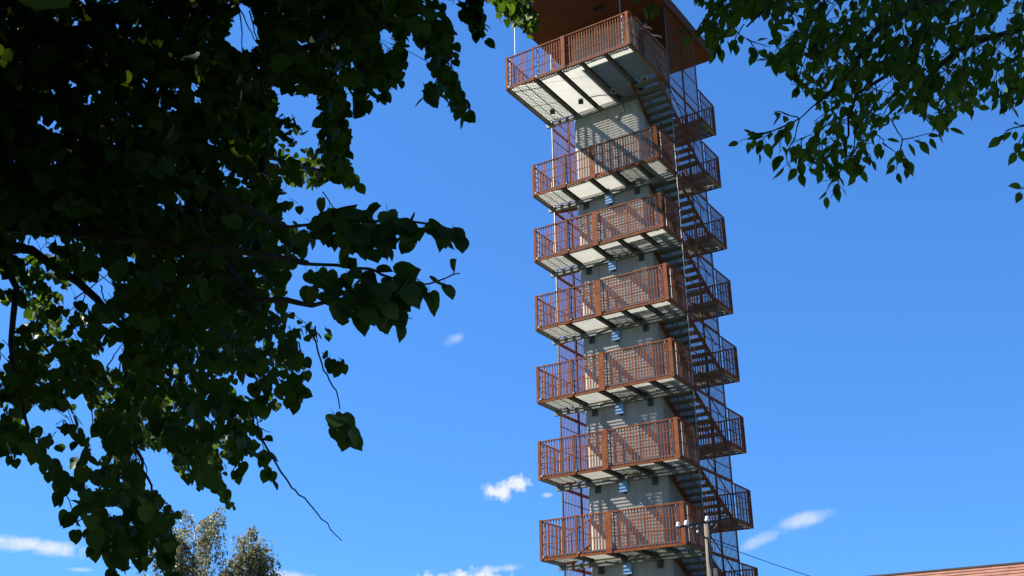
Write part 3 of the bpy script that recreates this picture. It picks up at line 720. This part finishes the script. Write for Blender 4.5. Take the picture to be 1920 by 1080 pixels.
def lime_tree():
    trunk = CAM-RT*4.9+Vector((FW.x, FW.y, 0)).normalized()*4.6; trunk.z = 0
    r = empty('lime_tree', trunk); tag(r, 'dark leafy tree hanging over the left half of the view', 'tree')
    b = MB(); ts = [(0, -.2, .38), (0, .6, .32), (.1, 2.2, .28), (.2, 4.2, .24), (.3, 6.5, .17), (.3, 8.5, .09), (.3, 10, .03)]
    b.tube([trunk+Vector((x, 0, z)) for x, z, _ in ts], [q for *_, q in ts], 12); b.build('trunk', BARK, r, smooth=True)
    limbs = [([(-200,100,5),(150,60,5.1),(400,140,5.4),(620,75,5.9),(770,45,6.4)], .075, .008, 3.6),
             ([(-300,300,5),(100,260,4.7),(350,340,4.2),(534,426,3.65)], .05, .010, 3.2), ([(-300,400,5),(100,430,4.7),(400,465,4.1),(575,493,3.65)], .05, .010, 3.0),
             ([(-400,200,5.5),(0,180,6.2),(300,260,6.8),(520,300,7.6),(640,330,8.6)], .06, .008, 3.8), ([(-300,420,5.2),(60,470,5.4),(180,560,5.6),(236,620,5.8),(243,773,5.7),(256,843,5.6),(274,898,5.6),(293,930,5.6)], .035, .004, 2.8),
             ([(-300,380,4.6),(-20,420,4.6),(26,543,4.6),(28,695,4.6),(40,770,4.6),(60,850,4.6)], .03, .004, 2.6), ([(-300,350,5.5),(150,400,6.4),(330,640,7.6),(360,780,8.4),(430,930,8.8)], .05, .004, 3.4),
             ([(-200,60,5.2),(300,-60,5.6),(376,36,5.6),(440,110,5.5),(500,250,5.3),(480,420,5.1)], .07, .015, 3.9), ([(300,360,4.6),(480,560,4.3),(560,570,3.8),(633,578,3.65)], .02, .006, None),
             ([(-250,-80,6),(500,-120,7),(900,-60,8.6),(980,20,9.2)], .05, .004, 4.6)]
    for pts, r0, r1, zt in limbs:
        pp = [P(*q) for q in pts]
        if zt is not None: pp = [trunk+Vector((.15, 0, zt))]+pp
        n = len(pp); fine = []
        for i in range(n-1):
            for t in (0, .33, .66): fine.append(pp[i].lerp(pp[i+1], t)+Vector((RNG.uniform(-1,1), RNG.uniform(-1,1), RNG.uniform(-1,1)))*.012)
        fine.append(pp[-1]); k = len(fine)
        l = MB(); l.tube(fine, [r0+(r1-r0)*(i/(k-1))**.7 for i in range(k)], 7); l.build('limb', BARK, r, smooth=True)
    tw = MB(); LV = Leaves('heart', LEAF1)
    out = math.atan2(RT.y, RT.x)
    spray_fill(LV, tw, MAIN, HOLES, (4.0, 5.6), .066, 2300, outward=out)
    spray_fill(LV, tw, MAIN, HOLES, (5.6, 8.6), .072, 4600, outward=out)
    DENSE = [(-90,-90),(800,-90),(780,60),(700,110),(600,130),(520,150),(520,330),(520,470),(500,600),(430,700),(330,640),(240,600),(180,460),(-90,420)]
    spray_fill(LV, tw, DENSE, HOLES, (4.6, 8.4), .074, 8200, outward=out)
    for poly, n in ((BIG1, 66), (BIG2, 72)): spray_fill(LV, tw, poly, HOLES[6:8], (3.3, 3.8), .068, n, nleaf=5, faceon=1.0, outward=out, step=.04)
    along(LV, tw, [(534,426,3.65),(671,416,3.5),(776,417,3.45),(855,432,3.42),(868,440,3.4)], .072, .035, rad=(.006, .0018))
    along(LV, tw, [(575,493,3.65),(692,505,3.5),(732,522,3.45),(808,531,3.42),(862,511,3.4)], .072, .035, rad=(.006, .0018))
    along(LV, tw, [(633,578,3.65),(700,575,3.55),(735,590,3.5),(774,597,3.5)], .07, .04, rad=(.004, .0015))
    for q, d_, sz in (([(845,60),(848,100),(845,150),(860,180),(873,216)], 6.2, .072), ([(835,70),(830,120),(838,150)], 6.4, .07), ([(822,140),(812,165),(798,186)], 6.2, .07), ([(815,60),(815,100),(822,130)], 6.4, .07), ([(640,165),(642,210),(645,240),(655,262)], 6.8, .072), ([(636,190),(630,240),(640,296)], 6.9, .072), ([(612,280),(640,310),(666,343)], 7.2, .07), ([(620,200),(612,240),(625,280)], 7, .07),
                      ([(740,110),(745,130),(750,145)], 6.2, .065), ([(690,140),(685,170),(680,186)], 5.4, .07), ([(715,130),(722,160),(716,182)], 5.8, .065), ([(480,780),(495,840),(509,898)], 6, .062), ([(455,820),(452,850),(445,888)], 6, .062), ([(70,840),(100,885),(125,905)], 5.2, .062), ([(110,900),(130,940),(145,985)], 5.0, .062), ([(300,930),(315,950),(328,968)], 5.6, .062), ([(160,960),(180,1000),(172,1030)], 5.0, .062),
                      ([(860,0),(885,30),(906,68)], 6.4, .066), ([(875,0),(895,20),(905,50)], 6.6, .066), ([(560,640),(568,670),(572,692)], 4.8, .06), ([(540,700),(555,730),(564,745)], 4.8, .06), ([(200,980),(215,1030),(215,1068)], 5.0, .064), ([(300,1000),(318,1040),(322,1068)], 5.0, .064), ([(15,800),(20,835),(28,858)], 4.8, .06)):
        along(LV, tw, [(x, y, d_) for x, y in q], sz, .024, rad=(.0035, .0014), faceon=.9)
    spray_fill(LV, tw, [(130,880),(250,860),(275,900),(330,965),(330,1069),(222,1073),(167,1035),(126,932)], HOLES, (4.6, 5.4), .064, 170, outward=out)
    spray_fill(LV, tw, MAIN[3:60], HOLES, (5.6, 7.6), .07, 500, outward=out)
    # hanging twig with a clump of leaves at its end
    along(LV, tw, [(575,610,3.6),(593,642,3.5),(607,693,3.4),(631,733,3.35),(637,766,3.33)], None, 1, rad=(.0035, .0018))
    spray_fill(LV, tw, [(602,775),(625,762),(645,770),(663,775),(668,795),(684,815),(683,842),(655,840),(632,838),(622,808),(605,805)], [], (3.3, 3.38), .062, 11, nleaf=4, faceon=1.1, step=.02)
    spray_fill(LV, tw, [(597,655),(612,653),(640,672),(657,706),(635,700),(625,710),(610,690)], [], (4.6, 5.0), .05, 16, nleaf=4, faceon=.8, step=.02)
    along(LV, tw, [(470,770,4.6),(482,807,4.5),(520,871,4.5),(547,913,4.5),(578,942,4.5),(613,982,4.5),(641,1013,4.5)], None, 1, rad=(.0055, .0018))
    along(LV, tw, [(482,797,4.5),(495,806,4.5),(508,811,4.5)], None, 1, rad=(.003, .001))
    for q in ([(445,5,5),(452,50,5),(455,104,5)], [(440,0,5.2),(462,40,5.2),(478,78,5.2)], [(468,20,5.1),(478,60,5.1),(484,80,5.1)], [(590,80,6),(580,100,6),(575,112,6)], [(140,560,5.2),(170,540,5.2),(205,510,5.2)], [(150,520,5.2),(160,555,5.2),(130,585,5.2)], [(190,535,5.2),(195,560,5.2),(205,575,5.2)],
              [(200,690,5.4),(215,665,5.4),(232,640,5.4)], [(592,228,6),(605,205,6),(612,180,6)], [(590,610,4.2),(596,640,4.2)], [(225,680,5.5),(228,740,5.5),(230,800,5.5)], [(170,740,5),(172,770,5),(176,812,5)], [(262,850,5.6),(275,880,5.6),(270,915,5.6)], [(262,860,5.6),(256,890,5.6),(252,912,5.6)]):
        along(LV, tw, q, None, 1, rad=(.004, .002))
    spray_fill(LV, tw, STR1, [], (6.2, 6.8), .075, 75, outward=out); spray_fill(LV, tw, STR2, [], (8.8, 9.6), .08, 230, outward=out)
    spray_fill(LV, tw, LITL, HOLES[-9:], (8.3, 9.2), .075, 200, outward=out); spray_fill(LV, tw, [(150,690),(250,680),(320,720),(330,800),(300,850),(240,840),(170,800)], [], (8.8, 9.6), .075, 420, outward=out); spray_fill(LV, tw, [(-20,470),(240,440),(300,520),(240,700),(60,720),(-20,690)], HOLES, (8.8, 9.6), .075, 420, outward=out); spray_fill(LV, tw, [(400,-20),(800,-20),(760,90),(640,130),(520,150),(480,60)], HOLES, (8.8, 9.8), .075, 420, outward=out); spray_fill(LV, tw, LITU, [], (8.3, 9.3), .075, 230, outward=out)
    # unseen rest of the crown, oversized leaves added to shade those in view
    n = 46000; u = NR.normal(0, 1, (n, 3)); u /= np.linalg.norm(u, axis=1, keepdims=True)
    rad = NR.uniform(.25, 1, n)**.5
    ctr = np.array(trunk)+np.array(RT)*1.2-np.array((FW.x, FW.y, 0))*1.3+np.array([0, 0, 7.0])
    c = ctr+u*rad[:, None]*np.array([4.9, 4.9, 4.6])
    px, z = proj(c); inside = (z > .3) & (px[:, 0] > -70) & (px[:, 0] < 1990) & (px[:, 1] > -70) & (px[:, 1] < 1150)
    near = np.linalg.norm(c-CAMn, axis=1) < 1.6
    c = c[~inside & ~near & (c[:, 2] > 2.2)]; k = len(c)
    tip = np.stack([NR.normal(0, .6, k), NR.normal(0, .6, k), -NR.uniform(.1, 1.1, k)], 1); nr = np.array([0, 0, 1.])+NR.normal(0, .5, (k, 3))
    LV.add(LV.frames(c, tip, nr, NR.uniform(.12, .19, k)))
    tw.build('twig', BARK, r, 'stuff')
    LV.finish(r, lambda c_, z_: (z_ < 6.9))
lime_tree()

RMAIN = z7((430,-150),(460,30),(440,60),(420,130),(360,155),(350,240),(262,300),(300,355),(380,370),(362,432),(470,468),(520,520),(500,600),(480,620),(500,640),(400,690),(395,740),(360,760),(318,780),(350,800),(375,885),(420,850),(470,830),(485,890),(560,870),(610,875),(640,800),(650,860),(722,892),(745,810),(740,800),(800,845),(812,800),(770,770),(820,740),(800,700),(850,640),(900,620),(950,600),(930,560),(980,560),(1030,590),(1080,600),(1090,650),(1192,672),(1205,590),(1240,560),(1325,548),(1380,510),(1420,500),(1425,550),(1450,500),(1490,550),(1570,520),(1700,520),(1700,-150))
RHOLES = [np.array(h, float) for h in (z7((775,420),(830,370),(905,400),(900,480),(820,470)), z7((1115,230),(1180,230),(1190,300),(1130,300)), z7((1470,40),(1520,30),(1500,110),(1430,200),(1400,120)), z7((1430,250),(1490,240),(1490,290),(1440,290)), z7((650,430),(690,430),(680,500),(650,490)),
    z7((640,560),(690,640),(730,720),(660,700)), z7((420,620),(520,560),(540,600),(480,640)), z7((960,0),(1000,10),(980,40)), z7((1040,0),(1130,-20),(1080,40)), z7((440,290),(490,290),(480,330),(450,320)), z7((860,540),(910,560),(900,600),(840,580)), z7((1150,370),(1200,380),(1190,430),(1150,430)), z7((560,480),(600,500),(580,540)), z7((505,660),(560,670),(540,700)), z7((590,0),(640,10),(600,70),(560,120),(550,60)), z7((930,190),(960,190),(950,220)), z7((1340,330),(1370,330),(1350,370)))]
RC1 = z7((-300,-120),(430,-120),(445,110),(395,120),(300,155),(250,90),(200,105),(130,90),(105,125),(60,180),(15,255),(-30,240),(-70,200),(-120,170),(-60,100),(-30,40),(-100,20),(-110,-20))
RSP = [z7((155,175),(200,145),(240,155),(235,175),(292,230),(265,268),(215,285),(195,260),(165,255),(130,215)), z7((102,705),(130,655),(240,625),(290,660),(275,750),(215,800),(160,775),(110,710)), z7((280,570),(320,530),(390,550),(380,590),(345,640),(310,640),(320,600),(285,590)),
       z7((515,1012),(530,940),(560,890),(630,890),(628,970),(600,1018),(570,980)), z7((848,800),(880,730),(930,700),(950,640),(1010,610),(1060,620),(1135,680),(1085,720),(1010,700),(1035,770),(975,780),(1005,852),(950,830),(920,888),(860,840)),
       z7((1435,660),(1500,640),(1570,610),(1660,640),(1640,800),(1545,795),(1520,690),(1470,735)), z7((1515,965),(1560,920),(1620,940),(1600,1000),(1560,985)), [(1186,-30),(1240,-30),(1236,20),(1222,28),(1208,32),(1190,14)], [(1284,52),(1300,40),(1335,55),(1350,80),(1347,96),(1330,86),(1300,68)], z7((40,190),(90,170),(115,225),(80,225),(60,215))]
def elm_tree():
    trunk = CAM+RT*5.2+Vector((FW.x, FW.y, 0)).normalized()*4.2; trunk.z = 0
    r = empty('elm_tree', trunk); tag(r, 'green leafy tree reaching in from the upper right corner', 'tree')
    b = MB(); ts = [(0, -.2, .32), (0, .6, .26), (-.1, 2.5, .22), (-.2, 4.6, .17), (-.2, 7, .1), (-.2, 9, .03)]
    b.tube([trunk+Vector((x, 0, z)) for x, z, _ in ts], [q for *_, q in ts], 12); b.build('trunk', BARK, r, smooth=True)
    limbs = [([(2500,-200,4.8),(2000,-60,4.9),(1760,-10,4.9),(1640,60,4.85),(1590,140,4.8),(1536,191,4.75)], .04, .006, 4.4), ([(2400,100,4.8),(1950,40,5.2),(1800,90,5.3),(1720,160,5.2),(1660,220,5.1)], .035, .004, 4.0),
             ([(2500,-400,5),(1900,-200,5.4),(1560,-60,5.4),(1450,10,5.3),(1400,50,5.2)], .035, .004, 5.0), ([(2400,150,5),(2000,140,5),(1900,170,5),(1860,190,5)], .03, .003, 3.6), ([(1760,-10,4.9),(1690,120,4.9),(1600,180,4.9),(1587,250,4.85),(1580,310,4.8),(1565,335,4.8)], .012, .002, None)]
    for pts, r0, r1, zt in limbs:
        pp = [P(*q) for q in pts]
        if zt is not None: pp = [trunk+Vector((-.15, 0, zt))]+pp
        fine = []
        for i in range(len(pp)-1):
            for t in (0, .33, .66): fine.append(pp[i].lerp(pp[i+1], t)+Vector((RNG.uniform(-1,1), RNG.uniform(-1,1), RNG.uniform(-1,1)))*.01)
        fine.append(pp[-1]); k = len(fine)
        l = MB(); l.tube(fine, [r0+(r1-r0)*(i/(k-1))**.7 for i in range(k)], 6); l.build('limb', BARK, r, smooth=True)
    tw = MB(); LV = Leaves('ovate', LEAF2); out = math.atan2(-RT.y, -RT.x)
    spray_fill(LV, tw, RMAIN, RHOLES, (4.4, 5.0), .062, 760, outward=out, nleaf=7, step=.03, faceon=.7, twig_every=1)
    spray_fill(LV, tw, RMAIN, RHOLES, (5.0, 6.6), .066, 1500, outward=out, nleaf=7, step=.03, faceon=.6, twig_every=1)
    spray_fill(LV, tw, RC1, [], (4.8, 5.8), .062, 420, outward=out, nleaf=7, step=.03, faceon=.7, twig_every=1)
    for q in ([(1499,222),(1447,246),(1415,255),(1385,266)], [(1447,246),(1430,262),(1420,285)], [(1480,216),(1460,208),(1450,214)], [(1577,310),(1560,340),(1548,362)], [(1570,325),(1572,345),(1570,362)], [(1692,262),(1686,290),(1680,318)], [(1692,262),(1720,256),(1750,248)], [(1690,280),(1700,300),(1706,310)],
              [(1925,235),(1895,242),(1878,255)], [(1928,240),(1912,265),(1910,285)], [(1402,75),(1425,83),(1445,88)], [(1402,72),(1412,86),(1418,98)], [(1930,350),(1908,354)], [(1212,-12),(1200,6)], [(1214,-12),(1226,14)], [(1345,40),(1320,58),(1292,60)], [(1350,55),(1345,88)],
              [(1490,258),(1475,290),(1480,315)], [(1503,262),(1500,300),(1496,318)], [(1590,285),(1605,308),(1606,322)], [(1618,280),(1632,292),(1628,305)], [(1530,150),(1500,158),(1482,158)], [(1495,80),(1465,100),(1445,114)], [(1500,55),(1485,62),(1478,66)], [(1740,215),(1765,235),(1778,242)], [(1800,180),(1815,195),(1826,200)], [(1540,270),(1545,300),(1540,320)], [(1560,270),(1562,300),(1566,318)], [(1640,250),(1655,262),(1660,275)],
              [(1440,20),(1460,40),(1452,52)], [(1395,45),(1380,70),(1376,80)], [(1370,50),(1355,75),(1345,92)], [(1460,-5),(1485,22),(1500,38)], [(1470,250),(1462,270),(1464,285)], [(1868,150),(1872,180),(1870,196)], [(1890,160),(1893,185),(1890,198)]):
        along(LV, tw, [(x, y, 4.75) for x, y in q], .062, .021, rad=(.003, .0012), faceon=1.0, droop=1.1)
    for q in ([(1536,191,4.75),(1515,208,4.75),(1499,222,4.75),(1470,238,4.75),(1447,246,4.75),(1420,252,4.75)], [(1499,222,4.75),(1493,245,4.75),(1490,265,4.75)], [(1497,220,4.75),(1480,216,4.75),(1465,210,4.75)], [(1577,310,4.8),(1565,330,4.8),(1552,350,4.8)], [(1670,222,5),(1682,245,5),(1692,262,5),(1685,290,5)], [(1655,268,5),(1668,278,5),(1680,285,5)],
              [(1715,200,5),(1735,222,5),(1750,240,5)], [(1640,150,5),(1645,180,5),(1650,200,5)], [(1625,160,5),(1655,172,5),(1690,175,5)], [(1768,150,5),(1778,175,5),(1790,190,5)], [(1370,40,5.2),(1385,62,5.2),(1402,75,5.2)], [(1470,0,5.2),(1485,10,5.2),(1480,35,5.2)], [(1482,-10,5.2),(1505,2,5.2),(1520,12,5.2)], [(1870,95,5),(1885,105,5),(1902,118,5)], [(1920,235,4.8),(1900,240,4.8),(1885,245,4.8)], [(1604,245,4.9),(1600,280,4.9),(1590,310,4.9)], [(1205,-30,4.8),(1210,-5,4.8),(1212,10,4.8)], [(1345,40,4.8),(1320,58,4.8),(1300,60,4.8)]):
        along(LV, tw, q, None, 1, rad=(.0035, .0016))
    n = 10000; u = NR.normal(0, 1, (n, 3)); u /= np.linalg.norm(u, axis=1, keepdims=True)  # unseen rest of the crown, leaf count thinned to let more light through
    ctr = np.array(trunk)-np.array(RT)*.8+np.array([0, 0, 6.6])
    c = ctr+u*(NR.uniform(.25, 1, n)**.5)[:, None]*np.array([4.6, 4.6, 3.8])
    px, z = proj(c); inside = (z > .3) & (px[:, 0] > -70) & (px[:, 0] < 1990) & (px[:, 1] > -70) & (px[:, 1] < 1150)
    near = np.linalg.norm(c-CAMn, axis=1) < 1.6
    c = c[~inside & ~near & (c[:, 2] > 2.2)]; k = len(c)
    tip = np.stack([NR.normal(0, .6, k), NR.normal(0, .6, k), -NR.uniform(.1, 1.1, k)], 1); nr = np.array([0, 0, 1.])+NR.normal(0, .5, (k, 3))
    LV.add(LV.frames(c, tip, nr, NR.uniform(.13, .20, k)))
    tw.build('twig', BARK, r, 'stuff')
    LV.finish(r, lambda c_, z_: (z_ < 5.4))
elm_tree()

def birch(name, px, top_py, d, half, label, seed):
    rr = random.Random(seed); nr = np.random.default_rng(seed)
    tp = P(px, top_py, d); base = Vector((tp.x, tp.y, 0)); Ht = tp.z
    r = empty(name, base); tag(r, label, 'tree')
    b = MB(); b.tube([base+Vector((.05*math.sin(k), .05*math.cos(k*1.7), Ht*k/10.9-.2*(k == 0))) for k in range(11)], [.17*(1-k/10.6)+.008 for k in range(11)], 8); b.build('trunk', BIRCHB, r, smooth=True)
    lm = MB(); tw = MB(); pos = []; tips = []
    side = np.array(RT); fwd = np.array((FW.x, FW.y, 0.)); fwd /= np.linalg.norm(fwd)
    for k in range(80):
        h0 = Ht*rr.uniform(.3, .93); a = rr.uniform(0, 6.283); t = h0/Ht
        rad = half*(1.25-t)*rr.uniform(.6, 1.1)
        e = base+Vector((math.cos(a)*rad, math.sin(a)*rad, min(Ht-.15, h0+rad*rr.uniform(.5, 1.1))))
        s0 = base+Vector((0, 0, h0)); mid = s0.lerp(e, .5)+Vector((0, 0, .12*rad))
        lm.tube([s0, mid, e], [.035*(1.3-t), .018, .006], 5)
        for q in range(int(9+rad*8)):
            u = rr.uniform(.3, 1.0); p0 = (s0.lerp(mid, u*2) if u < .5 else mid.lerp(e, u*2-1))
            L_ = rr.uniform(.5, 1.5); off = Vector((rr.uniform(-.35, .35), rr.uniform(-.35, .35), 0))
            pts = [p0, p0+off*.7+Vector((0, 0, .08-.15*L_)), p0+off+Vector((0, 0, -.55*L_)), p0+off*1.1+Vector((0, 0, -L_))]
            tw.tube(pts, [.005, .004, .003, .002], 3)
            n = int(13*L_)
            for j in range(n):
                v = rr.uniform(.1, 1)*2.999; i = int(v); c = pts[i].lerp(pts[i+1], v-i)
                pos.append(c+Vector((rr.gauss(0, .06), rr.gauss(0, .06), rr.gauss(0, .05))))
    lm.build('limb', BIRCHB, r); tw.build('twig', BARK, r, 'stuff')
    LVb = Leaves('small', LEAFB, 4); k = len(pos)
    tip = np.stack([nr.normal(0, .5, k), nr.normal(0, .5, k), -nr.uniform(.2, 1.2, k)], 1)
    LVb.add(LVb.frames(np.array([tuple(p) for p in pos]), tip, nr.normal(0, 1, (k, 3)), nr.uniform(.07, .12, k)))
    o = LVb.finish(r, lambda c_, z_: (z_ < 0)); o.name = 'crown'
birch('birch_tree', 372, 950, 44, 3.3, 'pale weeping birch behind the dark leaves, the taller of the two at the lower left', 3)
birch('birch_tree', 472, 982, 45, 2.2, 'smaller rounded birch with drooping twigs right of the taller birch', 5)
birch('birch_tree', -70, 850, 40, 2.2, 'birch at the left edge of the view whose twig tips just enter the frame', 9)
